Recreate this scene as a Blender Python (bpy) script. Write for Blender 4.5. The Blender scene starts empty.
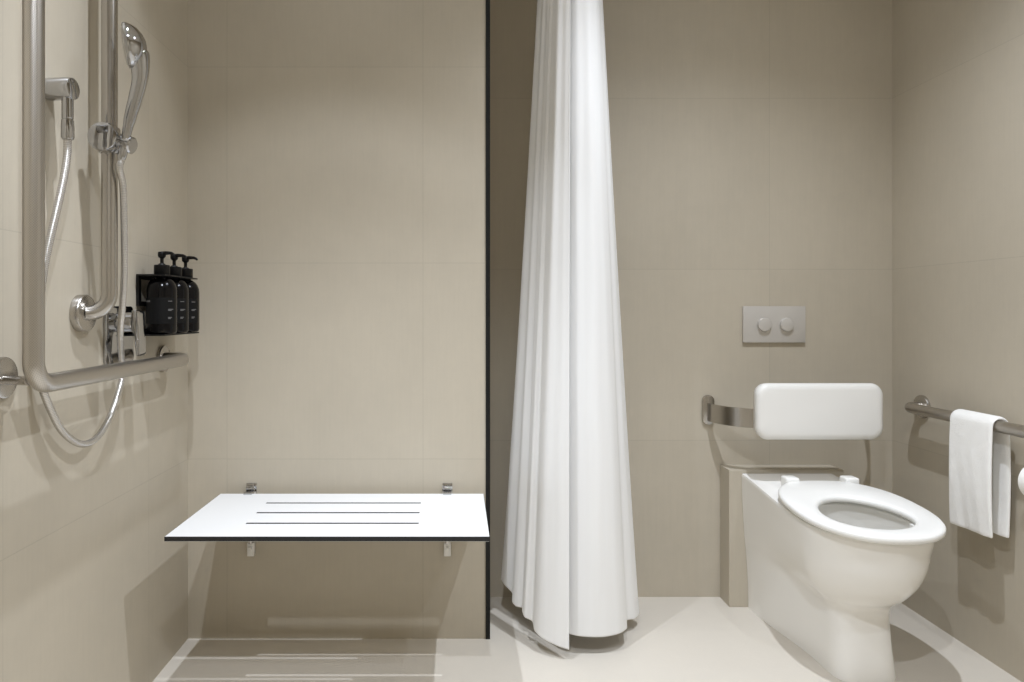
import bpy, bmesh, math, random
from mathutils import Vector, Matrix
random.seed(4)
PI = math.pi
C = bpy.context.scene.collection
scn = bpy.context.scene

# ------------------------------------------------------------------ materials
def lin(c):
    c = c / 255.0
    return c / 12.92 if c <= 0.04045 else ((c + 0.055) / 1.055) ** 2.4
def rgb(r, g, b): return (lin(r), lin(g), lin(b), 1.0)

class N:
    """tiny node helper"""
    def __init__(s, name):
        s.m = bpy.data.materials.new(name); s.m.use_nodes = True
        s.t = s.m.node_tree; s.b = s.t.nodes['Principled BSDF']; s.out = s.t.nodes['Material Output']
    def n(s, typ, **kw):
        x = s.t.nodes.new(typ)
        for k, v in kw.items(): setattr(x, k, v)
        return x
    def link(s, a, b): s.t.links.new(a, b)
    def val(s, sock, v):
        if hasattr(v, 'is_output') or isinstance(v, bpy.types.NodeSocket): s.link(v, sock)
        else: sock.default_value = v
    def math(s, op, a, b=0.0, c=0.0, clamp=False):
        x = s.n('ShaderNodeMath', operation=op); x.use_clamp = clamp
        s.val(x.inputs[0], a); s.val(x.inputs[1], b); s.val(x.inputs[2], c)
        return x.outputs[0]
    def mix(s, f, a, b):
        x = s.n('ShaderNodeMix', data_type='RGBA')
        s.val(x.inputs[0], f); s.val(x.inputs[6], a); s.val(x.inputs[7], b)
        return x.outputs[2]
    def noise(s, vec, scale, detail=3, rough=0.5):
        x = s.n('ShaderNodeTexNoise'); s.link(vec, x.inputs['Vector'])
        x.inputs['Scale'].default_value = scale; x.inputs['Detail'].default_value = detail
        x.inputs['Roughness'].default_value = rough
        return x.outputs['Fac']
    def bump(s, h, strength, dist):
        x = s.n('ShaderNodeBump'); x.inputs['Strength'].default_value = strength
        x.inputs['Distance'].default_value = dist
        s.link(h, x.inputs['Height']); s.link(x.outputs[0], s.b.inputs['Normal'])
    def rng(s, v, a, b, c, d):
        x = s.n('ShaderNodeMapRange'); s.link(v, x.inputs[0])
        for i, q in enumerate((a, b, c, d)): x.inputs[1 + i].default_value = q
        return x.outputs[0]

def simple(name, col, rough=0.5, metal=0.0, spec=0.5, var=0.03, bump=0.0, bscale=200, coat=0.0):
    k = N(name); b = k.b
    g = k.n('ShaderNodeTexCoord').outputs['Object']
    f = k.noise(g, 14, 3)
    dark = tuple(c * (1 - var) for c in col[:3]) + (1,)
    lite = tuple(min(1, c * (1 + var)) for c in col[:3]) + (1,)
    k.link(k.mix(f, dark, lite), b.inputs['Base Color'])
    b.inputs['Roughness'].default_value = rough; b.inputs['Metallic'].default_value = metal
    b.inputs['Specular IOR Level'].default_value = spec
    b.inputs['Coat Weight'].default_value = coat
    if bump: k.bump(k.noise(g, bscale, 3), bump, 0.001)
    return k.m

def tile(name, ua, uo, va, vo, size, col, groutk=0.88, rough=0.55, wob=0.07):
    """large stone-look tile; ua/va = 'X','Y','Z' axes; uo/vo = joint offsets"""
    k = N(name); b = k.b
    pos = k.n('ShaderNodeNewGeometry').outputs['Position']
    sp = k.n('ShaderNodeSeparateXYZ'); k.link(pos, sp.inputs[0])
    U, V = sp.outputs[ua], sp.outputs[va]
    def joint(c, o):
        t = k.math('DIVIDE', k.math('SUBTRACT', c, o), size)
        fr = k.math('FRACT', t)
        d = k.math('MINIMUM', fr, k.math('SUBTRACT', 1.0, fr))
        d = k.math('MULTIPLY', d, size)
        return k.math('LESS_THAN', d, 0.0011), k.math('FLOOR', t)
    ju, iu = joint(U, uo); jv, iv = joint(V, vo)
    j = k.math('MAXIMUM', ju, jv)
    wn = k.n('ShaderNodeTexWhiteNoise', noise_dimensions='2D')
    cb = k.n('ShaderNodeCombineXYZ'); k.link(iu, cb.inputs[0]); k.link(iv, cb.inputs[1])
    k.link(cb.outputs[0], wn.inputs['Vector'])
    cloud = k.noise(pos, 3.2, 4, .55)
    fine = k.noise(pos, 22, 5, .65)
    mp = k.n('ShaderNodeMapping'); k.link(pos, mp.inputs['Vector'])
    mp.inputs['Scale'].default_value = (1, 1, 0.06)
    streak = k.noise(mp.outputs[0], 120, 2, .6)
    a = k.math('MULTIPLY', k.math('SUBTRACT', cloud, .5), 2.2 * wob)
    c2 = k.math('MULTIPLY', k.math('SUBTRACT', fine, .5), 1.1 * wob)
    d = k.math('MULTIPLY', k.math('SUBTRACT', streak, .5), 1.0 * wob)
    e = k.math('MULTIPLY', k.math('SUBTRACT', wn.outputs['Value'], .5), .5 * wob)
    tot = k.math('ADD', k.math('ADD', a, c2), k.math('ADD', d, e))
    fac = k.math('ADD', tot, 1.0)
    gf = k.math('SUBTRACT', 1.0, k.math('MULTIPLY', j, 1 - groutk))
    fac = k.math('MULTIPLY', fac, gf)
    vm = k.n('ShaderNodeVectorMath', operation='SCALE'); vm.inputs[0].default_value = col[:3]
    k.link(fac, vm.inputs['Scale'])
    k.link(vm.outputs[0], b.inputs['Base Color'])
    b.inputs['Roughness'].default_value = rough
    b.inputs['Specular IOR Level'].default_value = 0.35
    h = k.math('SUBTRACT', k.math('MULTIPLY', fine, .3), j)
    k.bump(h, 0.25, 0.0006)
    return k.m

def knurl(name, col, rough):
    """brushed steel with a fine diamond grip pattern (uv: u round the bar, v in metres)"""
    k = N(name); b = k.b
    uv = k.n('ShaderNodeUVMap').outputs[0]
    sp = k.n('ShaderNodeSeparateXYZ'); k.link(uv, sp.inputs[0])
    u = k.math('MULTIPLY', sp.outputs[0], 2 * PI * 26); v = k.math('MULTIPLY', sp.outputs[1], 2 * PI * 210)
    s1 = k.math('SINE', k.math('ADD', u, v)); s2 = k.math('SINE', k.math('SUBTRACT', u, v))
    h = k.math('MAXIMUM', s1, s2)
    k.link(k.mix(k.rng(h, -1, 1, 0, 1), tuple(c * .72 for c in col[:3]) + (1,), col), b.inputs['Base Color'])
    b.inputs['Metallic'].default_value = 1; b.inputs['Roughness'].default_value = rough
    k.bump(h, 0.3, 0.0003)
    return k.m

WALL = rgb(185, 176, 159)
FLOOR = rgb(209, 202, 190)
T = 0.63
M = dict(
    wall_xz=tile('wall_tile_xz', 'X', -0.7425, 'Z', 1.2075, T, WALL),
    wall_yz=tile('wall_tile_yz', 'Y', 1.965, 'Z', 1.2075, T, WALL),
    floor=tile('floor_tile', 'X', 0.514, 'Y', 1.05, T * 2, FLOOR, .985, .5, .04),
    ceil=simple('ceiling_paint', rgb(232, 229, 222), .8),
    black=simple('black_trim', rgb(16, 15, 14), .5, 0, .3),
    steel=simple('satin_steel', rgb(188, 184, 178), .24, 1.0, bump=.05, bscale=400),
    knurl=knurl('knurled_steel', rgb(200, 195, 188), .30),
    chrome=simple('chrome', rgb(190, 190, 191), .06, 1.0, var=.01),
    dchrome=simple('dark_chrome', rgb(120, 118, 115), .10, 1.0, var=.01),
    hose=None,
    porcelain=simple('porcelain', rgb(240, 238, 233), .16, 0, .5, .008),
    seatplastic=simple('white_seat_plastic', rgb(236, 235, 231), .28, 0, .5, .008),
    pad=simple('white_padding', rgb(226, 224, 219), .42, 0, .4, .01, .08, 300),
    laminate=simple('white_laminate', rgb(228, 228, 227), .38, 0, .4, .008),
    core=simple('laminate_core', rgb(26, 26, 27), .5),
    bottle=simple('dark_bottle', rgb(8, 7, 8), .18, 0, .22, .05),
    pump=simple('black_pump', rgb(9, 8, 8), .4, 0, .25),
    label=simple('label_black', rgb(9, 9, 9), .55, 0, .2),
    print=simple('label_print', rgb(112, 110, 109), .6),
    rack=simple('rack_black', rgb(12, 11, 11), .45, 0, .3),
    plate=simple('satin_plate', rgb(200, 196, 190), .38, .3, .5),
    water=None, towel=None, curtain=None, paper=None,
)
def mk_hose():
    k = N('ribbed_hose'); b = k.b
    uv = k.n('ShaderNodeUVMap').outputs[0]
    sp = k.n('ShaderNodeSeparateXYZ'); k.link(uv, sp.inputs[0])
    h = k.math('SINE', k.math('MULTIPLY', sp.outputs[1], 2 * PI * 260))
    k.link(k.mix(k.rng(h, -1, 1, 0, 1), rgb(182, 178, 172), rgb(214, 211, 206)), b.inputs['Base Color'])
    b.inputs['Metallic'].default_value = .75; b.inputs['Roughness'].default_value = .26
    k.bump(h, .25, .0005); return k.m
M['hose'] = mk_hose()
def mk_towel():
    k = N('terry_towel'); b = k.b
    g = k.n('ShaderNodeTexCoord').outputs['Object']
    f = k.noise(g, 320, 3, .7); f2 = k.noise(g, 30, 3)
    k.link(k.mix(f2, rgb(242, 240, 235), rgb(250, 249, 246)), b.inputs['Base Color'])
    b.inputs['Roughness'].default_value = .95; b.inputs['Specular IOR Level'].default_value = .1
    b.inputs['Sheen Weight'].default_value = .3
    k.bump(k.math('ADD', f, k.math('MULTIPLY', f2, .8)), .7, .003); return k.m
M['towel'] = mk_towel()
def mk_curtain():
    k = N('curtain_cloth'); b = k.b
    g = k.n('ShaderNodeTexCoord').outputs['Object']
    mp = k.n('ShaderNodeMapping'); k.link(g, mp.inputs['Vector']); mp.inputs['Scale'].default_value = (1, 1, .05)
    f = k.noise(mp.outputs[0], 60, 3)
    col = k.mix(f, rgb(245, 244, 242), rgb(251, 251, 250))
    k.link(col, b.inputs['Base Color'])
    b.inputs['Roughness'].default_value = .7; b.inputs['Specular IOR Level'].default_value = .2
    k.bump(f, .15, .002)
    tr = k.n('ShaderNodeBsdfTranslucent'); k.link(col, tr.inputs['Color'])
    mx = k.n('ShaderNodeMixShader'); mx.inputs[0].default_value = .18
    k.link(b.outputs[0], mx.inputs[1]); k.link(tr.outputs[0], mx.inputs[2])
    k.link(mx.outputs[0], k.out.inputs['Surface']); return k.m
M['curtain'] = mk_curtain()
M['paper'] = simple('tissue_paper', rgb(240, 238, 234), .95, 0, .1, .02, .5, 90)
def mk_water():
    k = N('bowl_water'); b = k.b
    g = k.n('ShaderNodeTexCoord').outputs['Object']
    k.link(k.mix(k.noise(g, 8), rgb(196, 196, 190), rgb(206, 206, 200)), b.inputs['Base Color'])
    b.inputs['Roughness'].default_value = .03; b.inputs['IOR'].default_value = 1.33
    b.inputs['Transmission Weight'].default_value = .6; return k.m
M['water'] = mk_water()

# ------------------------------------------------------------------ mesh helpers
def build(name, bm, mats, parent=None, kind=None, sharp=35, smooth=True, bevel=0.0, seg=2):
    """link bm as ONE mesh object"""
    bm.normal_update()
    if bevel:
        es = [e for e in bm.edges if len(e.link_faces) == 2 and e.calc_face_angle(0) > math.radians(30)]
        bmesh.ops.bevel(bm, geom=es, offset=bevel, segments=seg, affect='EDGES', profile=.5, clamp_overlap=True)
        bm.normal_update()
    for f in bm.faces: f.smooth = smooth
    for e in bm.edges:
        if len(e.link_faces) == 2 and e.calc_face_angle(0) > math.radians(sharp): e.smooth = False
    me = bpy.data.meshes.new(name); bm.to_mesh(me); bm.free()
    if not isinstance(mats, (list, tuple)): mats = [mats]
    for m in mats: me.materials.append(m)
    o = bpy.data.objects.new(name, me); C.objects.link(o)
    if parent is not None:
        me.transform(Matrix.Translation(-parent_world(parent)))   # parts live in their thing's own space
        o.parent = parent
    if kind: o['kind'] = kind
    return o
def parent_world(p):
    v = Vector(p.location)
    return v if p.parent is None else Vector(p.parent.location) + v
def thing(name, label, cat, loc=(0, 0, 0), group=None):
    o = bpy.data.objects.new(name, None); C.objects.link(o)
    o.location = loc; o.empty_display_size = .05
    o['label'] = label; o['category'] = cat
    if group: o['group'] = group
    return o
def tag(o, label, cat, group=None):
    o['label'] = label; o['category'] = cat
    if group: o['group'] = group
    return o
def BM(): return bmesh.new()
def box(bm, x0, x1, y0, y1, z0, z1, mi=0):
    v = [bm.verts.new((x, y, z)) for x in (x0, x1) for y in (y0, y1) for z in (z0, z1)]
    for q in ((0, 1, 3, 2), (4, 6, 7, 5), (0, 4, 5, 1), (2, 3, 7, 6), (0, 2, 6, 4), (1, 5, 7, 3)):
        f = bm.faces.new([v[i] for i in q]); f.material_index = mi
    return v
def frame_from(axis):
    a = Vector(axis).normalized()
    h = Vector((0, 0, 1)) if abs(a.z) < .9 else Vector((1, 0, 0))
    u = a.cross(h).normalized(); w = a.cross(u).normalized()
    return a, u, w
def lathe(bm, origin, axis, prof, n=40, mi=0, flat=(1, 1), udir=None, cap=True):
    """prof: list of (radius, distance along axis)"""
    a, u, w = frame_from(axis)
    if udir is not None:
        u = (Vector(udir) - a * a.dot(Vector(udir))).normalized(); w = a.cross(u)
    o = Vector(origin); rings = []
    for r, d in prof:
        if r < 1e-6: rings.append([bm.verts.new(o + a * d)]); continue
        rings.append([bm.verts.new(o + a * d + u * (r * flat[0] * math.cos(2 * PI * i / n)) + w * (r * flat[1] * math.sin(2 * PI * i / n))) for i in range(n)])
    for A, B in zip(rings, rings[1:]):
        for i in range(n):
            j = (i + 1) % n
            if len(A) == 1 and len(B) == 1: continue
            if len(A) == 1: f = bm.faces.new((A[0], B[i], B[j]))
            elif len(B) == 1: f = bm.faces.new((A[i], A[j], B[0]))
            else: f = bm.faces.new((A[i], A[j], B[j], B[i]))
            f.material_index = mi
    if cap:
        for R in (rings[0], rings[-1]):
            if len(R) > 2: bm.faces.new(R).material_index = mi
    bmesh.ops.recalc_face_normals(bm, faces=bm.faces[:])
def fillet(pts, rad, n=10):
    pts = [Vector(p) for p in pts]; out = [pts[0]]
    for a, b, c in zip(pts, pts[1:], pts[2:]):
        d1 = (a - b).normalized(); d2 = (c - b).normalized()
        ang = d1.angle(d2); t = rad / math.tan(ang / 2)
        p1 = b + d1 * t; p2 = b + d2 * t
        cen = b + (d1 + d2).normalized() * (rad / math.sin(ang / 2))
        va = p1 - cen; vb = p2 - cen; tot = va.angle(vb); ax = va.cross(vb).normalized()
        for i in range(n + 1):
            out.append(cen + Matrix.Rotation(tot * i / n, 3, ax) @ va)
    out.append(pts[-1]); return out
def catmull(pts, sub=8):
    P = [Vector(p) for p in pts]; P = [P[0] * 2 - P[1]] + P + [P[-1] * 2 - P[-2]]
    out = []
    for i in range(1, len(P) - 2):
        a, b, c, d = P[i - 1:i + 3]
        for k in range(sub):
            t = k / sub
            out.append(.5 * ((2 * b) + (c - a) * t + (2 * a - 5 * b + 4 * c - d) * t * t + (3 * b - a - 3 * c + d) * t ** 3))
    out.append(P[-2]); return out
def sweep(bm, path, rad, n=24, mi=0, flat=None, up=None, cap=True):
    """tube along a path; rad = number or list; with uv (u round, v metres)"""
    path = [Vector(p) for p in path]; L = len(path)
    uvl = bm.loops.layers.uv.verify()
    rads = rad if isinstance(rad, (list, tuple)) else [rad] * L
    tang = [(path[min(i + 1, L - 1)] - path[max(i - 1, 0)]).normalized() for i in range(L)]
    a, u, w = frame_from(tang[0])
    if up is not None: u = (Vector(up) - a * a.dot(Vector(up))).normalized()
    rings = []; dist = [0]
    for i in range(L):
        if i:
            dist.append(dist[-1] + (path[i] - path[i - 1]).length)
            q = tang[i - 1].rotation_difference(tang[i]); u = q @ u
        u = (u - tang[i] * tang[i].dot(u)).normalized(); w = tang[i].cross(u)
        fu, fw = flat[i] if isinstance(flat, list) else (flat or (1, 1))
        rings.append([bm.verts.new(path[i] + u * (rads[i] * fu * math.cos(2 * PI * k / n)) + w * (rads[i] * fw * math.sin(2 * PI * k / n))) for k in range(n)])
    for i in range(L - 1):
        for k in range(n):
            j = (k + 1) % n
            f = bm.faces.new((rings[i][k], rings[i][j], rings[i + 1][j], rings[i + 1][k])); f.material_index = mi
            for lp, q in zip(f.loops, ((k / n, dist[i]), ((k + 1) / n, dist[i]), ((k + 1) / n, dist[i + 1]), (k / n, dist[i + 1]))): lp[uvl].uv = q
    if cap:
        bm.faces.new(list(reversed(rings[0]))).material_index = mi; bm.faces.new(rings[-1]).material_index = mi
def prism(bm, loop, vec, mi=0):
    vec = Vector(vec)
    A = [bm.verts.new(p) for p in loop]; B = [bm.verts.new(Vector(p) + vec) for p in loop]
    n = len(A); fs = [bm.faces.new(A), bm.faces.new(list(reversed(B)))]
    for i in range(n): fs.append(bm.faces.new((A[i], B[i], B[(i + 1) % n], A[(i + 1) % n])))
    for f in fs: f.material_index = mi
    bmesh.ops.recalc_face_normals(bm, faces=fs)
def rrect(w, h, r, n=8):
    """rounded rectangle loop centred on 0, in (u, v)"""
    out = []
    for cx, cy, a0 in ((w / 2 - r, h / 2 - r, 0), (-w / 2 + r, h / 2 - r, 90), (-w / 2 + r, -h / 2 + r, 180), (w / 2 - r, -h / 2 + r, 270)):
        for i in range(n + 1):
            a = math.radians(a0 + 90 * i / n); out.append((cx + r * math.cos(a), cy + r * math.sin(a)))
    return out

# ------------------------------------------------------------------ the room
XL, XR, YS, YR, YF, H = -0.868, 1.600, 2.25, 2.579, -0.75, 2.70
XS = 0.09                                   # right edge of the thick shower wall
def struct(name, bm, m, bevel=0.0): return build(name, bm, m, kind='structure', smooth=False, bevel=bevel)
b = BM(); box(b, XL - .1, XR + .1, YF - .1, YR + .1, -.1, 0); struct('floor', b, M['floor'])
b = BM(); box(b, XL - .1, XR + .1, YF - .1, YR + .1, H, H + .1); struct('ceiling', b, M['ceil'])
b = BM(); box(b, XL - .1, XL, YF, YR, 0, H); struct('wall_left', b, M['wall_yz'])
b = BM(); box(b, XR, XR + .1, YF, YR, 0, H); struct('wall_right', b, M['wall_yz'])
b = BM(); box(b, XL, XS, YS, YR, 0, H); struct('wall_shower', b, M['wall_xz'])
b = BM(); box(b, XL - .1, XR + .1, YR, YR + .1, 0, H); struct('wall_back', b, M['wall_xz'])
b = BM(); box(b, XL - .1, XR + .1, YF - .1, YF, 0, H); struct('wall_front', b, M['wall_xz'])
b = BM(); box(b, XS - .001, XS + .013, YS - .004, YS + .012, 0, H); struct('trim_1', b, M['black'])
b = BM(); box(b, .965, 1.372, 2.49, YR, 0, .488); struct('trim_2', b, M['wall_xz'], bevel=.002)

# ------------------------------------------------------------------ L-shaped grab rail
def flange_prof(r, t): return [(0, 0), (r, 0), (r, t * .6), (r * .97, t * .85), (r * .9, t), (0, t)]
t = thing('grab_rail', 'large brushed steel L-shaped grab rail with knurled grip on the left wall', 'grab rail', (XL, 1.33, .913))
RX = -.81
GXL, GY0, GY1, GZ0 = -.793, 1.308, 2.052, .913
b = BM()
path = fillet([(GXL, GY0, 2.42), (GXL, GY0, GZ0), (GXL, GY1, GZ0), (XL + .012, GY1, GZ0)], .045, 14)
sweep(b, path, .0186, 32); build('rail', b, M['knurl'], t)
for z in (.925, 2.35):
    b = BM(); lathe(b, (XL + .0005, 1.330, z), (1, 0, 0), flange_prof(.040, .009)); build('flange', b, M['steel'], t)
    b = BM(); sweep(b, [(XL + .009, 1.330, z - .004), (GXL - .012, GY0 + .004, z - .004)], .009, 20); build('post', b, M['steel'], t)
b = BM(); lathe(b, (XL + .0005, GY1, GZ0), (1, 0, 0), flange_prof(.040, .011)); build('flange', b, M['steel'], t)

# ------------------------------------------------------------------ shower slide rail
SY = 1.627
t = thing('shower_rail', 'vertical brushed steel shower rail curving into the wall at its foot', 'shower rail', (XL, SY, 1.047))
b = BM()
sweep(b, fillet([(XL + .014, SY, 2.30), (RX, SY, 2.30), (RX, SY, 1.047), (XL + .014, SY - .020, 1.047)], .046, 14), .0175, 32)
build('rail', b, M['steel'], t)
for z, fy in ((1.047, SY - .022), (2.30, SY)):
    b = BM(); lathe(b, (XL + .0005, fy, z), (1, 0, 0), [(0, 0), (.043, 0), (.043, .015), (.041, .018), (.036, .019), (0, .019)])
    build('flange', b, M['steel'], t)

# slider that carries the hand shower
SZ = 1.448
t = thing('slider_holder', 'chrome slider clamp with round knob on the vertical shower rail', 'shower holder', (RX, SY, SZ))
b = BM()
lathe(b, (RX, SY, SZ), (0, 0, 1), [(.0180, -.030), (.0215, -.030), (.0235, -.027), (.0235, .027), (.0215, .030), (.0180, .030), (.0180, -.030)], 32, cap=False)
build('clamp', b, M['chrome'], t)
b = BM(); ax = Vector((.08, -1, .02)).normalized()
lathe(b, Vector((RX, SY, SZ)) + ax * .018, ax, [(0, 0), (.031, 0), (.0335, .004), (.0335, .020), (.0315, .024), (.030, .0246), (0, .0246)], 48)
build('knob', b, M['chrome'], t)
b = BM(); hd = Vector((1, -.15, -.30)).normalized(); h0 = Vector((RX + .018, SY - .006, SZ - .002))
lathe(b, h0, hd, [(0, 0), (.017, 0), (.0195, .006), (.0205, .026), (.0195, .042), (.016, .045), (0, .045)], 36)
build('cradle', b, M['chrome'], t)

# hand shower
hs = thing('hand_shower', 'curved chrome hand shower head resting in the slider on the wall rail', 'hand shower', (-.772, 1.615, 1.44))
def PX(px, py, Y): return Vector(((px - 458) * Y / 700, Y, 1.05 - (py - 312) * Y / 700))
hp = catmull([PX(124, 147, 1.607), PX(127, 132, 1.606), PX(131, 115, 1.603), PX(136.5, 95, 1.599), PX(140, 78, 1.595), PX(139.5, 62, 1.590), PX(136, 48, 1.586)], 8)
n = len(hp)
def prof(t):
    ks = [(0, .0085), (.10, .0095), (.24, .0115), (.28, .0130), (.45, .0150), (.62, .0165), (.8, .0205), (.92, .025), (1, .018)]
    for (a, ra), (c, rc) in zip(ks, ks[1:]):
        if t <= c: return ra + (rc - ra) * (t - a) / (c - a)
    return ks[-1][1]
b = BM(); sweep(b, hp, [prof(i / (n - 1)) for i in range(n)], 28); build('handle', b, M['chrome'], hs)
b = BM(); hc = PX(137.5, 46, 1.588); nrm = Vector((-.88, -.40, -.16)).normalized()
lathe(b, hc, nrm, [(0, -.020), (.012, -.0185), (.024, -.0135), (.035, -.005), (.043, .006), (.0475, .016), (.048, .021), (.0455, .0255), (.041, .0265), (0, .0265)], 48, flat=(1.08, .95), udir=(0, 0, 1))
head = build('shower_head', b, M['chrome'], hs)
b = BM()
lathe(b, hc + nrm * .0266, nrm, [(0, .0), (.039, .0), (.039, .0012), (.030, .003), (0, .004)], 40, flat=(1.08, .95), udir=(0, 0, 1))
fc = build('spray_face', b, M['plate'], head); fc['label'] = 'grey round spray face'
b = BM(); lathe(b, PX(124, 147, 1.607) - Vector((.0, 0, 0.0)), PX(124, 147, 1.607) - PX(127, 132, 1.606), [(0, -.002), (.0095, -.002), (.0105, .004), (.0105, .018), (.0095, .024), (.008, .03), (0, .03)], 24)
build('hose_nut', b, M['chrome'], hs)

# wall outlet elbow
OY, OZ = 1.478, 1.520
t = thing('hose_outlet', 'chrome wall outlet elbow feeding the shower hose beside the knurled rail', 'shower outlet', (XL, OY, OZ))
b = BM(); lathe(b, (XL + .0005, OY, OZ), (1, -.08, 0), [(0, 0), (.0225, 0), (.0235, .003), (.0235, .053), (.022, .058), (.0205, .059), (0, .0595)], 40)
build('elbow_body', b, M['chrome'], t)
b = BM(); lathe(b, (XL + .0455, OY - .003, OZ - .016), (0, 0, -1), [(0, 0), (.0115, 0), (.0115, .046), (.0106, .047), (.0106, .049), (.0122, .050), (.0128, .062), (.0128, .086), (.0105, .091), (0, .091)], 32)
build('connector', b, M['chrome'], t)

# hose
hose_pts = [(-.8225, OY - .003, OZ - .104), (-.8235, 1.475, 1.38), (-.826, 1.463, 1.32), (-.833, 1.445, 1.24), (-.8425, 1.425, 1.14), (-.8465, 1.415, 1.05), (-.848, 1.415, .97),
            (-.848, 1.425, .905), (-.847, 1.45, .855), (-.845, 1.49, .80), (-.842, 1.54, .764), (-.838, 1.58, .753), (-.837, 1.63, .762), (-.839, 1.69, .80), (-.842, 1.74, .855), (-.8435, 1.762, .90),
            (-.841, 1.748, .945), (-.826, 1.712, 1.0), (-.808, 1.685, 1.06), (-.794, 1.665, 1.14), (-.786, 1.648, 1.24), (-.780, 1.630, 1.34)]
e = PX(124, 147, 1.607); dirn = (PX(124, 147, 1.607) - PX(127, 132, 1.606)).normalized()
hose_pts += [tuple(e + dirn * .05), tuple(e + dirn * .031)]
b = BM(); sweep(b, catmull(hose_pts, 10), .0078, 18)
tag(build('shower_hose', b, M['hose']), 'flexible silver shower hose hanging in a long loop on the left wall', 'hose')

# mixer
t = thing('shower_mixer', 'chrome shower mixer with lever and squarish plate on the wall', 'shower mixer', (XL, 1.785, .99))
b = BM(); loop = [(XL + .0005, 1.785 + u, .990 + v) for u, v in rrect(.148, .150, .018)]
prism(b, loop, (.007, 0, 0)); build('wall_plate', b, M['chrome'], t, bevel=.0015)
b = BM(); lathe(b, (XL + .0075, 1.785, 1.024), (1, 0, 0), [(0, 0), (.029, 0), (.029, .004), (.025, .008), (.025, .035), (.0235, .0365), (0, .0365)], 40); build('valve_body', b, M['chrome'], t)
b = BM()
prof_l = [(XL + .044, 1.055), (XL + .056, 1.055), (XL + .062, 1.048), (XL + .065, .99), (XL + .066, .945), (XL + .062, .938), (XL + .055, .938), (XL + .052, .99), (XL + .044, 1.000)]
prism(b, [(x, 1.764, z) for x, z in prof_l], (0, .038, 0)); build('lever', b, M['chrome'], t, bevel=.003)

# ------------------------------------------------------------------ dispenser rack and bottles
t = thing('dispenser_rack', 'black metal wall rack holding three pump bottles', 'rack', (XL, 2.0, .985))
b = BM()
for (y0, y1, z0, z1) in ((1.886, 1.901, 1.066, 1.152), (2.105, 2.120, 1.066, 1.152)): box(b, XL + .0005, XL + .008, y0, y1, z0, z1)
for z0, z1 in ((1.139, 1.152), (1.066, 1.079)): box(b, XL + .0005, XL + .008, 1.901, 2.105, z0, z1)
build('back_frame', b, M['rack'], t)
b = BM()
for x0, x1 in ((XL + .008, -.8275), (-.7925, -.784)): box(b, x0, x1, 1.872, 2.107, 1.1475, 1.1515)
for y0, y1 in ((1.872, 1.8955), (2.1015, 2.107)): box(b, -.8275, -.7925, y0, y1, 1.1475, 1.1515)
for y in (1.9565, 2.0395): box(b, -.8275, -.7925, y - .022, y + .022, 1.1475, 1.1515)
build('neck_holder', b, M['rack'], t)
b = BM(); box(b, XL + .0005, -.784, 1.872, 2.120, .986, .990); box(b, XL + .0005, XL + .004, 1.872, 2.120, .990, 1.004)
build('shelf', b, M['rack'], t)

BY, BZ = 1.915, .9905
bl = ['black pump bottle at the near end of the wall rack, closest to the shower mixer',
      'black pump bottle in the middle of the three in the wall rack',
      'black pump bottle at the far end of the wall rack, nearest the corner']
def arc_patch(bm, r, a0, a1, z0, z1, n=10, mi=0):
    vs = []
    for i in range(n + 1):
        a = math.radians(a0 + (a1 - a0) * i / n); vs.append([bm.verts.new((RX + r2 * math.cos(a), BY + r2 * math.sin(a), z)) for r2, z in ((r, z0), (r, z1), (r - .0004, z1), (r - .0004, z0))])
    for A, B in zip(vs, vs[1:]):
        for k in range(4):
            f = bm.faces.new((A[k], A[(k + 1) % 4], B[(k + 1) % 4], B[k])); f.material_index = mi
    bm.faces.new(vs[0]).material_index = mi; bm.faces.new(list(reversed(vs[-1]))).material_index = mi
    bmesh.ops.recalc_face_normals(bm, faces=bm.faces[:])
bt = thing('pump_bottle', bl[0], 'pump bottle', (RX, BY, BZ), 'pump bottles in the wall rack')
r = .039
b = BM(); lathe(b, (RX, BY, BZ), (0, 0, 1), [(0, .0025), (.029, .002), (.032, 0), (.037, .003), (r, .009), (r, .118), (.0378, .128), (.0338, .139), (.028, .147), (.020, .1525), (.0155, .1555), (.0155, .163), (0, .163)], 48)
body = build('bottle_body', b, M['bottle'], bt)
b = BM(); arc_patch(b, r + .0006, 195, 345, BZ + .028, BZ + .098, 24)
for i in range(5): arc_patch(b, r + .0009, 212 + 7 * i, 216 + 7 * i, BZ + .0865, BZ + .0905, 2, 1)
for z, w_ in ((.088, 17), (.066, 22), (.063, 14), (.044, 15), (.041, 11)): arc_patch(b, r + .0009, 316, 316 + w_, BZ + z, BZ + z + .0017, 5, 1)
lab = build('bottle_label', b, [M['label'], M['print']], body); lab['label'] = 'matt black label with small pale print'
b = BM(); lathe(b, (RX, BY, BZ), (0, 0, 1), [(0, .1615), (.0195, .1615), (.0205, .163), (.0205, .1865), (.019, .188), (.010, .189), (.008, .192), (0, .192)], 36); build('collar', b, M['pump'], bt)
b = BM(); lathe(b, (RX, BY, BZ), (0, 0, 1), [(0, .190), (.0048, .190), (.0048, .206), (.0095, .210), (.0105, .214), (.0105, .2215), (.009, .224), (0, .2245)], 24)
nd = Vector((.93, -.36, 0)).normalized()
q = Vector((RX, BY, BZ))
sweep(b, [q + Vector((0, 0, .2195)), q + nd * .015 + Vector((0, 0, .2205)), q + nd * .032 + Vector((0, 0, .2195)), q + nd * .040 + Vector((0, 0, .2165)), q + nd * .043 + Vector((0, 0, .2135))], [.0062, .0052, .0042, .0036, .003], 14)
build('pump', b, M['pump'], bt)
def copy_tree(o, parent=None):
    c = o.copy(); C.objects.link(c)
    if parent is not None: c.parent = parent
    for ch in [x for x in bpy.data.objects if x.parent == o]: copy_tree(ch, c)
    return c
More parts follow.
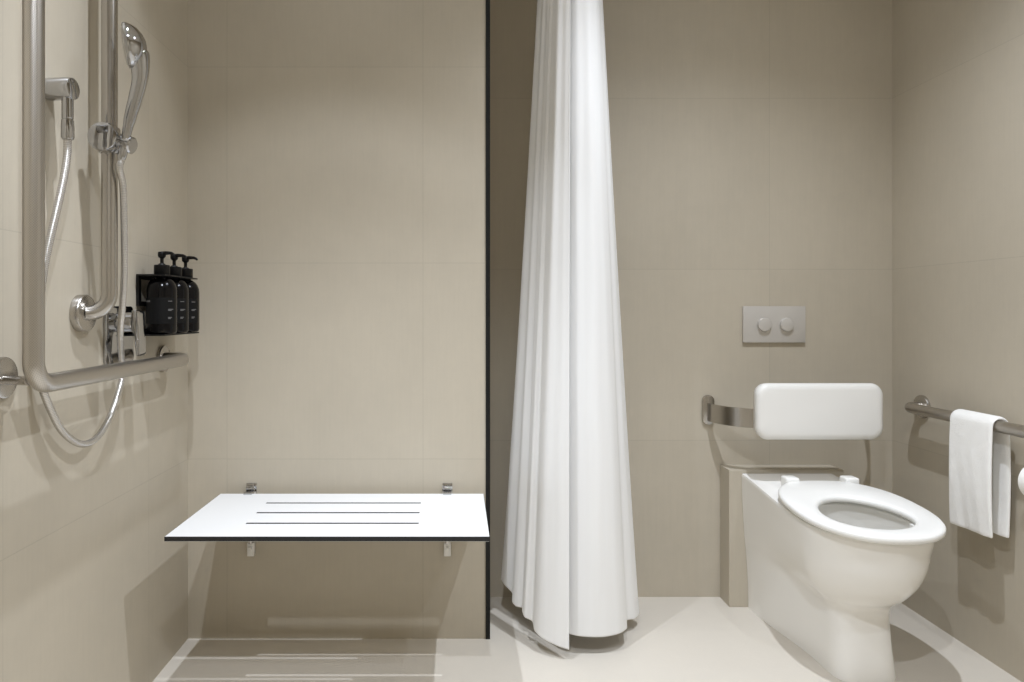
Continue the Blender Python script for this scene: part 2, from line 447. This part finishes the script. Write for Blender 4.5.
for i in (1, 2):
    c = copy_tree(bt); c.location = (RX, BY + .083 * i, BZ); c['label'] = bl[i]

# ------------------------------------------------------------------ fold-down shower seat
t = thing('fold_down_bench', 'white fold-down shower bench with dark edge and three slots on the shower wall', 'shower bench', (-.335, 2.25, .475))
X0, X1, Y0, Y1, ZT = -.752, .0815, 1.792, 2.216, .475
b = BM()
slots = [(-.578, -.112, 2.108), (-.577, -.110, 2.006), (-.577, -.107, 1.906)]
# strips between the slots give real gaps
def slab(bm, z0, z1, mi, ins=0.0):
    ys = [Y0 + ins]
    hw = .0058
    for s in reversed(slots): ys += [s[2] - hw, s[2] + hw]
    ys += [Y1 - ins]
    xs = sorted(set([X0 + ins, X1 - ins] + [s[0] for s in slots] + [s[1] for s in slots]))
    grid = {}
    def vt(x, y, z):
        k = (round(x, 5), round(y, 5), round(z, 5))
        if k not in grid: grid[k] = bm.verts.new((x, y, z))
        return grid[k]
    solid = {}
    for i in range(len(xs) - 1):
        for j in range(len(ys) - 1):
            xc = (xs[i] + xs[i + 1]) / 2; yc = (ys[j] + ys[j + 1]) / 2
            solid[i, j] = not any(s[0] < xc < s[1] and abs(yc - s[2]) < hw for s in slots)
    nx, ny = len(xs) - 1, len(ys) - 1
    for (i, j), ok in solid.items():
        if not ok: continue
        a, c, d, e = xs[i], xs[i + 1], ys[j], ys[j + 1]
        bm.faces.new((vt(a, d, z1), vt(c, d, z1), vt(c, e, z1), vt(a, e, z1))).material_index = mi
        bm.faces.new((vt(a, e, z0), vt(c, e, z0), vt(c, d, z0), vt(a, d, z0))).material_index = mi
        for (di, dj, p, q2) in ((-1, 0, (a, e), (a, d)), (1, 0, (c, d), (c, e)), (0, -1, (a, d), (c, d)), (0, 1, (c, e), (a, e))):
            if not solid.get((i + di, j + dj), False):
                bm.faces.new((vt(*p, z0), vt(*q2, z0), vt(*q2, z1), vt(*p, z1))).material_index = mi
slab(b, ZT - .012, ZT - .0005, 0)
core = build('seat_core', b, M['core'], t, smooth=False); core['label'] = 'black laminate core showing at the edge'
b = BM(); slab(b, ZT - .0005, ZT, 0, .0012); build('seat_top', b, M['laminate'], t, smooth=False)
b = BM(); slab(b, ZT - .0132, ZT - .012, 0, .0012); build('seat_underside', b, M['laminate'], t, smooth=False)
for hx in (-.662, -.034):
    b = BM(); box(b, hx - .016, hx + .016, YS - .008, YS - .0005, ZT - .008, ZT + .026)
    sweep(b, [(hx - .014, YS - .015, ZT + .012), (hx + .014, YS - .015, ZT + .012)], .0075, 20)
    box(b, hx - .013, hx + .013, 2.20, YS - .012, ZT, ZT + .006)
    build('hinge', b, M['chrome'], t, bevel=.001)
    b = BM(); box(b, hx - .011, hx + .011, YS - .018, YS - .0005, ZT - .205, ZT - .162); box(b, hx - .006, hx + .006, YS - .028, YS - .017, ZT - .183, ZT - .173)
    st = build('wall_stop', b, M['pad'], t, bevel=.002); st['label'] = 'pale stop block under the seat'
    b = BM(); box(b, hx - .005, hx + .005, 2.04, YS - .010, ZT - .024, ZT - .0132); box(b, hx - .005, hx + .005, YS - .02, YS - .004, ZT - .165, ZT - .02)
    build('support_arm', b, M['steel'], t, bevel=.001)

# ------------------------------------------------------------------ shower curtain and its rail
RXC = .365
t = thing('curtain_track', 'straight white ceiling track from which the shower curtain hangs', 'curtain track', (RXC, 1.0, H))
b = BM(); box(b, RXC - .014, RXC + .014, YF + .003, YR - .003, H - .022, H - .0005); build('track', b, M['laminate'], t, bevel=.003)
ctl = [  # X, Y, hem height
 (.334, 2.105, .034), (.30, 2.118, .040), (.262, 2.140, .050), (.238, 2.170, .062), (.234, 2.205, .075), (.211, 2.212, .086), (.205, 2.235, .094), (.208, 2.262, .094),
 (.188, 2.275, .094), (.178, 2.300, .10), (.182, 2.335, .11), (.155, 2.37, .13), (.150, 2.415, .135), (.19, 2.455, .12), (.25, 2.44, .09), (.285, 2.37, .07), (.275, 2.29, .06),
 (.33, 2.26, .05), (.365, 2.33, .05), (.36, 2.42, .05), (.41, 2.46, .05), (.455, 2.40, .05), (.44, 2.30, .05), (.49, 2.27, .05), (.53, 2.33, .045), (.585, 2.375, .042), (.607, 2.35, .042),
 (.585, 2.305, .042), (.548, 2.275, .048), (.538, 2.235, .054), (.528, 2.195, .057), (.495, 2.160, .057), (.445, 2.140, .057), (.39, 2.138, .058), (.347, 2.150, .060), (.315, 2.185, .062), (.31, 2.23, .062)]
bot = catmull([Vector(c) for c in ctl], 8)
n = len(bot); cx = .378
soft = []                                # the folds even out towards the heading
for i in range(n):
    ws = [(math.exp(-(d / 7) ** 2), bot[min(max(i + d, 0), n - 1)]) for d in range(-16, 17)]
    tot = sum(w_ for w_, _ in ws); soft.append(sum((v * w_ for w_, v in ws), Vector()) / tot)
b = BM(); rows = 64; grid = []
ztop = H - .0235
for k in range(rows + 1):
    f = (0, .0015, .006)[k] if k < 3 else (k - 2) / (rows - 2)   # 0 hem .. 1 top
    row = []
    for i, p in enumerate(bot):
        s = i / (n - 1)
        zz = p.z + (ztop - p.z) * f
        g = min(1.12, (zz - p.z) / (2.126 - p.z)) ** .92
        xs = 1 + (.43 - 1) * g; ysc = 1 + (.62 - 1) * g
        m_ = p.lerp(soft[i], min(1, .85 * g)); x = cx + (m_.x - cx) * (xs + .03 * g) + (-.010) * g; y = 2.25 + (m_.y - 2.25) * ysc - .02 * g
        a = bot[max(i - 1, 0)]; c = bot[min(i + 1, n - 1)]
        tx, ty = c.x - a.x, c.y - a.y; l = math.hypot(tx, ty) or 1
        amp = .0016 * math.sin(PI * min(1, f * 1.15 + .08)) + .0022 * f
        w = amp * (math.sin(s * 2 * PI * 17 + 1.3 * math.sin(f * 2.2)) * .65 + math.sin(s * 2 * PI * 29 + 2 + f * 1.6) * .35)
        x += -ty / l * w; y += tx / l * w
        row.append(b.verts.new((x, y, zz)))
    grid.append(row)
for A, B in zip(grid, grid[1:]):
    for i in range(n - 1): b.faces.new((A[i], A[i + 1], B[i + 1], B[i]))
cur = build('shower_curtain', b, M['curtain'], sharp=180)
md = cur.modifiers.new('thick', 'SOLIDIFY'); md.thickness = .0012; md.offset = 0
tag(cur, 'long white shower curtain gathered in soft folds beside the black wall edge', 'curtain')

# ------------------------------------------------------------------ toilet
AX = 1.170
t = thing('toilet', 'white wall-faced toilet with open seat in front of the low tiled box', 'toilet', (AX, 2.25, 0))
YB = 2.4885
def slope(z, y): return z * (1 + .137 * (y - 1.84)) if z > .05 else z
def ring(z, hr, hm, Ym, Yf, p, off=0.0, nb=8, ns=14, nf=22):
    half = []
    for i in range(nb): half.append((hr * i / nb, YB - off))
    for i in range(ns):
        q = i / ns; y = (YB - off) + (Ym - (YB - off)) * q; e2 = .5 - .5 * math.cos(PI * q)
        half.append((hr + (hm - hr) * e2, y))
    for i in range(nf + 1):
        th = PI / 2 * i / nf
        half.append((hm * math.cos(th) ** (2 / p), Ym - (Ym - Yf) * math.sin(th) ** (2 / p)))
    full = half + [(-x, y) for x, y in reversed(half[1:-1])]
    return [Vector((AX + x, y, slope(z, y))) for x, y in full]
S = [(0, .138, .090, 2.07, 1.976, 3.6), (.012, .138, .090, 2.07, 1.974, 3.6), (.06, .139, .087, 2.07, 1.980, 3.3), (.12, .142, .085, 2.07, 1.988, 3.0), (.175, .146, .086, 2.07, 1.992, 2.7), (.205, .149, .098, 2.07, 1.978, 2.4),
     (.235, .152, .122, 2.06, 1.938, 2.2), (.28, .155, .148, 2.055, 1.896, 2.1), (.33, .158, .164, 2.05, 1.870, 2.05), (.375, .160, .172, 2.05, 1.861, 2.05), (.41, .161, .178, 2.05, 1.850, 2.05), (.430, .162, .180, 2.05, 1.846, 2.05),
     (.436, .160, .178, 2.05, 1.849, 2.05), (.437, .156, .173, 2.05, 1.855, 2.05)]
def cr(a, c, d, e_, t_): return .5 * (2 * c + (d - a) * t_ + (2 * a - 5 * c + 4 * d - e_) * t_ * t_ + (3 * c - a - 3 * d + e_) * t_ ** 3)
fine = S[:2]
for i in range(2, 11):                  # smooth the flare between the key sections
    for q in range(4): fine.append(tuple(cr(*v, q / 4) for v in zip(S[i - 1], S[i], S[i + 1], S[min(i + 2, 11)])))
fine += S[11:]
b = BM(); rings = [[b.verts.new(v) for v in ring(*s)] for s in fine]
nn = len(rings[0])
def ell(z, hw, yc, a, m=nn):
    ref = ring(*S[-1]); out = []
    for v in ref:
        th = math.atan2((v.x - AX) / .17, (v.y - 2.10) / .28)
        y = yc + a * math.cos(th); out.append(Vector((AX + hw * math.sin(th), y, slope(z, y))))
    return out
for (z, hw, yc, a) in ((.437, .137, 2.03, .152), (.432, .131, 2.03, .146), (.415, .132, 2.03, .147), (.36, .122, 2.04, .135), (.30, .10, 2.06, .11), (.25, .072, 2.08, .078), (.215, .045, 2.09, .05)):
    rings.append([b.verts.new(v) for v in ell(z, hw, yc, a)])
for A, B in zip(rings, rings[1:]):
    for i in range(nn): b.faces.new((A[i], A[(i + 1) % nn], B[(i + 1) % nn], B[i]))
b.faces.new(list(reversed(rings[0]))); b.faces.new(rings[-1])
bmesh.ops.recalc_face_normals(b, faces=b.faces[:])
build('pan', b, M['porcelain'], t, sharp=50)
b = BM(); lathe(b, (AX, 2.065, .288), (0, 0, 1), [(0, 0), (.098, 0), (.098, .001), (0, .001)], 40, flat=(1.0, 1.08), udir=(1, 0, 0)); wt = build('bowl_water', b, M['water'], t); wt['label'] = 'still water in the bowl'
# seat ring, tilted slightly up to the back
def sz(y): return .4625 + (y - 1.83) * .085
def seat_loop(ins, zo, m=96):
    out = []
    for i in range(m):
        th = 2 * PI * i / m; c, s = math.cos(th), math.sin(th)
        if s >= 0:   # rear part, squarer
            p = 3.0; ay = 2.289 - 2.05 - ins; hw = .192 - ins
        else: p = 2.28; ay = 2.05 - 1.822 - ins; hw = .192 - ins
        x = hw * math.copysign(abs(c) ** (2 / p), c); y = 2.05 + ay * math.copysign(abs(s) ** (2 / p), s)
        if s >= 0: x *= 1 - .16 * (max(0, y - 2.05) / .239) ** 2
        out.append(Vector((AX + x, y, sz(y) + zo)))
    return out
def hole_loop(ins, zo, m=96):
    out = []
    for i in range(m):
        th = 2 * PI * i / m
        x = -.007 + (.118 + ins) * math.cos(th); y = 2.012 + (.126 + ins) * math.sin(th)
        out.append(Vector((AX + x * (1 - .15 * math.sin(th)), y, sz(y) + zo)))
    return out
b = BM(); m = 96
L = [seat_loop(.004, -.020), seat_loop(0, -.016), seat_loop(0, -.006), seat_loop(.003, -.002), seat_loop(.010, 0), hole_loop(.012, 0), hole_loop(.004, -.002), hole_loop(0, -.007), hole_loop(0, -.016), hole_loop(.004, -.020)]
L = [[b.verts.new(v) for v in q] for q in L]
for A, B in zip(L, L[1:] + L[:1]):
    for i in range(m): b.faces.new((A[i], A[(i + 1) % m], B[(i + 1) % m], B[i]))
bmesh.ops.recalc_face_normals(b, faces=b.faces[:])
seat = build('toilet_seat', b, M['seatplastic'], t, sharp=60)
for hx in (-.081, .113):
    b = BM(); box(b, AX + hx - .022, AX + hx + .022, 2.272, 2.318, .474, .510); build('hinge', b, M['seatplastic'], seat, bevel=.006, seg=3)
    b = BM(); lathe(b, (AX + hx, 2.303, .4675), (0, 0, 1), [(0, 0), (.018, 0), (.018, .012), (0, .012)], 24); build('hinge_foot', b, M['seatplastic'], seat)
for bx in (-.115, .115):
    b = BM(); box(b, AX + bx - .012, AX + bx + .012, 1.945, 1.975, .4441, .4535); build('bumper', b, M['seatplastic'], seat, bevel=.002)

# ------------------------------------------------------------------ backrest
t = thing('padded_back_support', 'white padded toilet backrest on a curved steel bracket above the toilet', 'backrest', (1.2, YR, .70))
b = BM(); W, Hh = .424, .189; Z = .717; XC = 1.209
levels = [(2.378, .012), (2.370, .003), (2.345, 0), (2.336, .003), (2.330, .010), (2.3275, .022)]
R = []
for y, ins in levels: R.append([b.verts.new((XC + u, y, Z + v)) for u, v in rrect(W - 2 * ins, Hh - 2 * ins, .040 - ins * .55, 10)])
k = len(R[0])
for A, B in zip(R, R[1:]):
    for i in range(k): b.faces.new((A[i], A[(i + 1) % k], B[(i + 1) % k], B[i]))
b.faces.new(R[0]); b.faces.new(R[-1]); bmesh.ops.recalc_face_normals(b, faces=b.faces[:])
build('pad', b, M['pad'], t, sharp=50)
b = BM(); zb = .683
half = [(.918, YR - .010), (.934, 2.508), (.972, 2.447), (1.030, 2.408), (1.100, 2.394), (1.200, 2.392)]
cl = catmull([Vector((x, y, zb)) for x, y in half + [(2.4 - x, y) for x, y in reversed(half[:-1])]], 8)
vs = []
for i, p in enumerate(cl):
    d = (cl[min(i + 1, len(cl) - 1)] - cl[max(i - 1, 0)]).normalized(); nv = Vector((-d.y, d.x, 0)) * .004
    vs.append([b.verts.new(q) for q in (p + nv + Vector((0, 0, .033)), p - nv + Vector((0, 0, .033)), p - nv - Vector((0, 0, .033)), p + nv - Vector((0, 0, .033)))])
for A, B in zip(vs, vs[1:]):
    for q in range(4): b.faces.new((A[q], A[(q + 1) % 4], B[(q + 1) % 4], B[q]))
b.faces.new(vs[0]); b.faces.new(vs[-1]); bmesh.ops.recalc_face_normals(b, faces=b.faces[:])
build('bracket', b, M['steel'], t, sharp=50)
for fx in (.919, 1.481):
    b = BM(); prism(b, [(fx + u, YR - .0005, .691 + v) for u, v in rrect(.044, .108, .0215)], (0, -.012, 0)); build('flange', b, M['steel'], t, bevel=.002)
for fx in (1.08, 1.32):
    b = BM(); lathe(b, (fx, 2.392, zb), (0, -1, 0), [(0, 0), (.012, 0), (.012, .014), (0, .014)], 20); build('fixing', b, M['steel'], t)

# ------------------------------------------------------------------ flush plate
t = thing('flush_plate', 'satin grey flush plate with two round buttons on the wall above the backrest', 'flush plate', (1.16, YR, 1.0))
b = BM(); box(b, 1.046, 1.275, YR - .012, YR - .0005, .938, 1.071); build('plate', b, M['plate'], t, bevel=.0015)
for bx in (1.121, 1.203):
    b = BM(); lathe(b, (bx, YR - .0115, 1.004), (0, -1, 0), [(0, 0), (.027, 0), (.027, .0012), (.0245, .0012), (.0245, .011), (.0235, .0135), (.021, .0145), (0, .0145)], 40); build('button', b, M['plate'], t)

# ------------------------------------------------------------------ right grab rail, towel, paper
t = thing('wall_rail', 'straight brushed steel grab rail on the right wall carrying a towel', 'grab rail', (XR, 2.41, .724))
GX, GZ = 1.540, .724
b = BM(); sweep(b, fillet([(XR - .010, 2.408, GZ), (GX, 2.408, GZ), (GX, 1.30, GZ), (XR - .010, 1.30, GZ)], .036, 12), .0172, 32); build('rail', b, M['knurl'], t)
for y in (2.408, 1.30):
    b = BM(); lathe(b, (XR - .0005, y, GZ), (-1, 0, 0), flange_prof(.040, .011)); build('flange', b, M['steel'], t)

b = BM()   # towel: a folded strip over the rail, thick cloth
ny = 22; Ya, Yb = 1.985, 2.156
prof_c = []
rr = .0172 + .0065
for i in range(26): prof_c.append((GX - rr - .004 * math.sin(PI * i / 25), .406 + (GZ - .406) * i / 25, 1, -1, 0))
for i in range(1, 12): a = PI - PI * i / 12; prof_c.append((GX + rr * math.cos(a), GZ + rr * math.sin(a), 0, math.cos(a), math.sin(a)))
for i in range(26): prof_c.append((GX + rr + .004 * math.sin(PI * i / 25), GZ - (GZ - .406) * i / 25, 2, 1, 0))
th = .0055
outer = []; inner = []
for j in range(ny + 1):
    q = j / ny; y = Ya + (Yb - Ya) * q; ro = []; ri = []
    for (x, z, side, nx_, nz_) in prof_c:
        drop = max(0, (GZ - z) / .34)
        wob = .002 * math.sin(q * 9 + drop * 3) * drop + .001 * math.sin(q * 23 + drop * 7) * drop
        hem = (-.006 * q * drop if side == 1 else -.004 * q * drop) if side else 0
        yy = y + .006 * drop * (-.5 if side == 1 else -1.4) * (q - .3)
        edge = min(1, (min(q, 1 - q) / .05)) ** .5
        bord = 1 + (.35 if .90 < drop < .96 else 0)
        ro.append(b.verts.new((x + nx_ * th * (.35 + .65 * edge) + wob, yy, z + nz_ * th * (.35 + .65 * edge) + hem)))
        ri.append(b.verts.new((x - nx_ * th * (.35 + .65 * edge) + wob, yy, z - nz_ * th * (.35 + .65 * edge) + hem)))
    outer.append(ro); inner.append(ri)
K = len(prof_c)
for j in range(ny):
    for i in range(K - 1):
        b.faces.new((outer[j][i], outer[j][i + 1], outer[j + 1][i + 1], outer[j + 1][i]))
        b.faces.new((inner[j][i + 1], inner[j][i], inner[j + 1][i], inner[j + 1][i + 1]))
    for i in (0, K - 1): b.faces.new((outer[j][i], outer[j + 1][i], inner[j + 1][i], inner[j][i]))
for j in (0, ny):
    for i in range(K - 1): b.faces.new((outer[j][i], outer[j][i + 1], inner[j][i + 1], inner[j][i]))
bmesh.ops.recalc_face_normals(b, faces=b.faces[:])
tw = build('hand_towel', b, M['towel'], sharp=70)
tag(tw, 'folded white hand towel hanging over the steel rail on the right wall', 'towel')
sb = tw.modifiers.new('soft', 'SUBSURF'); sb.levels = 1; sb.render_levels = 1

PXc, PZc = 1.540, .612
t = thing('paper_holder', 'steel toilet paper holder on the right wall below the grab rail', 'paper holder', (XR, 1.80, PZc))
b = BM(); sweep(b, fillet([(XR - .008, 1.885, PZc), (PXc, 1.885, PZc), (PXc, 1.752, PZc)], .014, 8), .006, 16); build('arm', b, M['steel'], t)
b = BM(); lathe(b, (XR - .0005, 1.885, PZc), (-1, 0, 0), flange_prof(.022, .009)); build('flange', b, M['steel'], t)
b = BM()
r0, r1, ya, yb = .019, .050, 1.765, 1.866
lathe(b, (PXc, ya, PZc - .0125), (0, 1, 0), [(r0, 0), (r1 - .003, 0), (r1, .003), (r1, yb - ya - .003), (r1 - .003, yb - ya), (r0, yb - ya), (r0, 0)], 48, cap=False)
tag(build('toilet_roll', b, M['paper']), 'white toilet paper roll on the holder at the right edge', 'toilet roll')

# ------------------------------------------------------------------ light
def spot(name, loc, e, col=(.875, .94, 1.05), size=104, blend=.4, rad=.016, tilt=(0, 0)):
    l = bpy.data.lights.new(name, 'SPOT'); l.energy = e; l.color = col; l.spot_size = math.radians(size); l.spot_blend = blend; l.shadow_soft_size = rad
    o = bpy.data.objects.new(name, l); C.objects.link(o); o.location = loc; o.rotation_euler = (math.radians(tilt[0]), math.radians(tilt[1]), 0)
    return o
# each downlight: a beam with a soft edge plus a little wide spill
AXY = (-.40, 1.35, H - .02)
spot('downlight', AXY, 82, size=75, blend=.9)
spot('downlight', AXY, 26, size=92, blend=.3)
spot('downlight_spill', AXY, 6, size=165, blend=.6)
spot('downlight', (.80, 1.45, H - .02), 128, size=120, blend=1)
spot('downlight_spill', (.80, 1.45, H - .02), 11, size=165, blend=.6)
spot('downlight', (1.25, .35, H - .02), 32, size=104, blend=.4)
spot('downlight', (0, .15, H - .02), 92, size=120, blend=.4)
w = bpy.data.worlds.new('world'); scn.world = w; w.use_nodes = True
w.node_tree.nodes['Background'].inputs[0].default_value = (.9, .85, .8, 1); w.node_tree.nodes['Background'].inputs[1].default_value = .3

cam = bpy.data.cameras.new('camera'); co = bpy.data.objects.new('camera', cam); C.objects.link(co)
co.location = (0, 0, 1.05); co.rotation_euler = (PI / 2, 0, 0)
cam.sensor_width = 36; cam.lens = 700 / 1024 * 36; cam.shift_x = (512 - 458) / 1024; cam.shift_y = -(341 - 312) / 1024
cam.clip_start = .02
scn.camera = co
scn.view_settings.view_transform = 'Standard'; scn.view_settings.look = 'None'
scn.view_settings.gamma = 1; scn.view_settings.use_curve_mapping = False
scn.view_settings.exposure = 0.06
scn.cycles.max_bounces = 10; scn.cycles.diffuse_bounces = 6
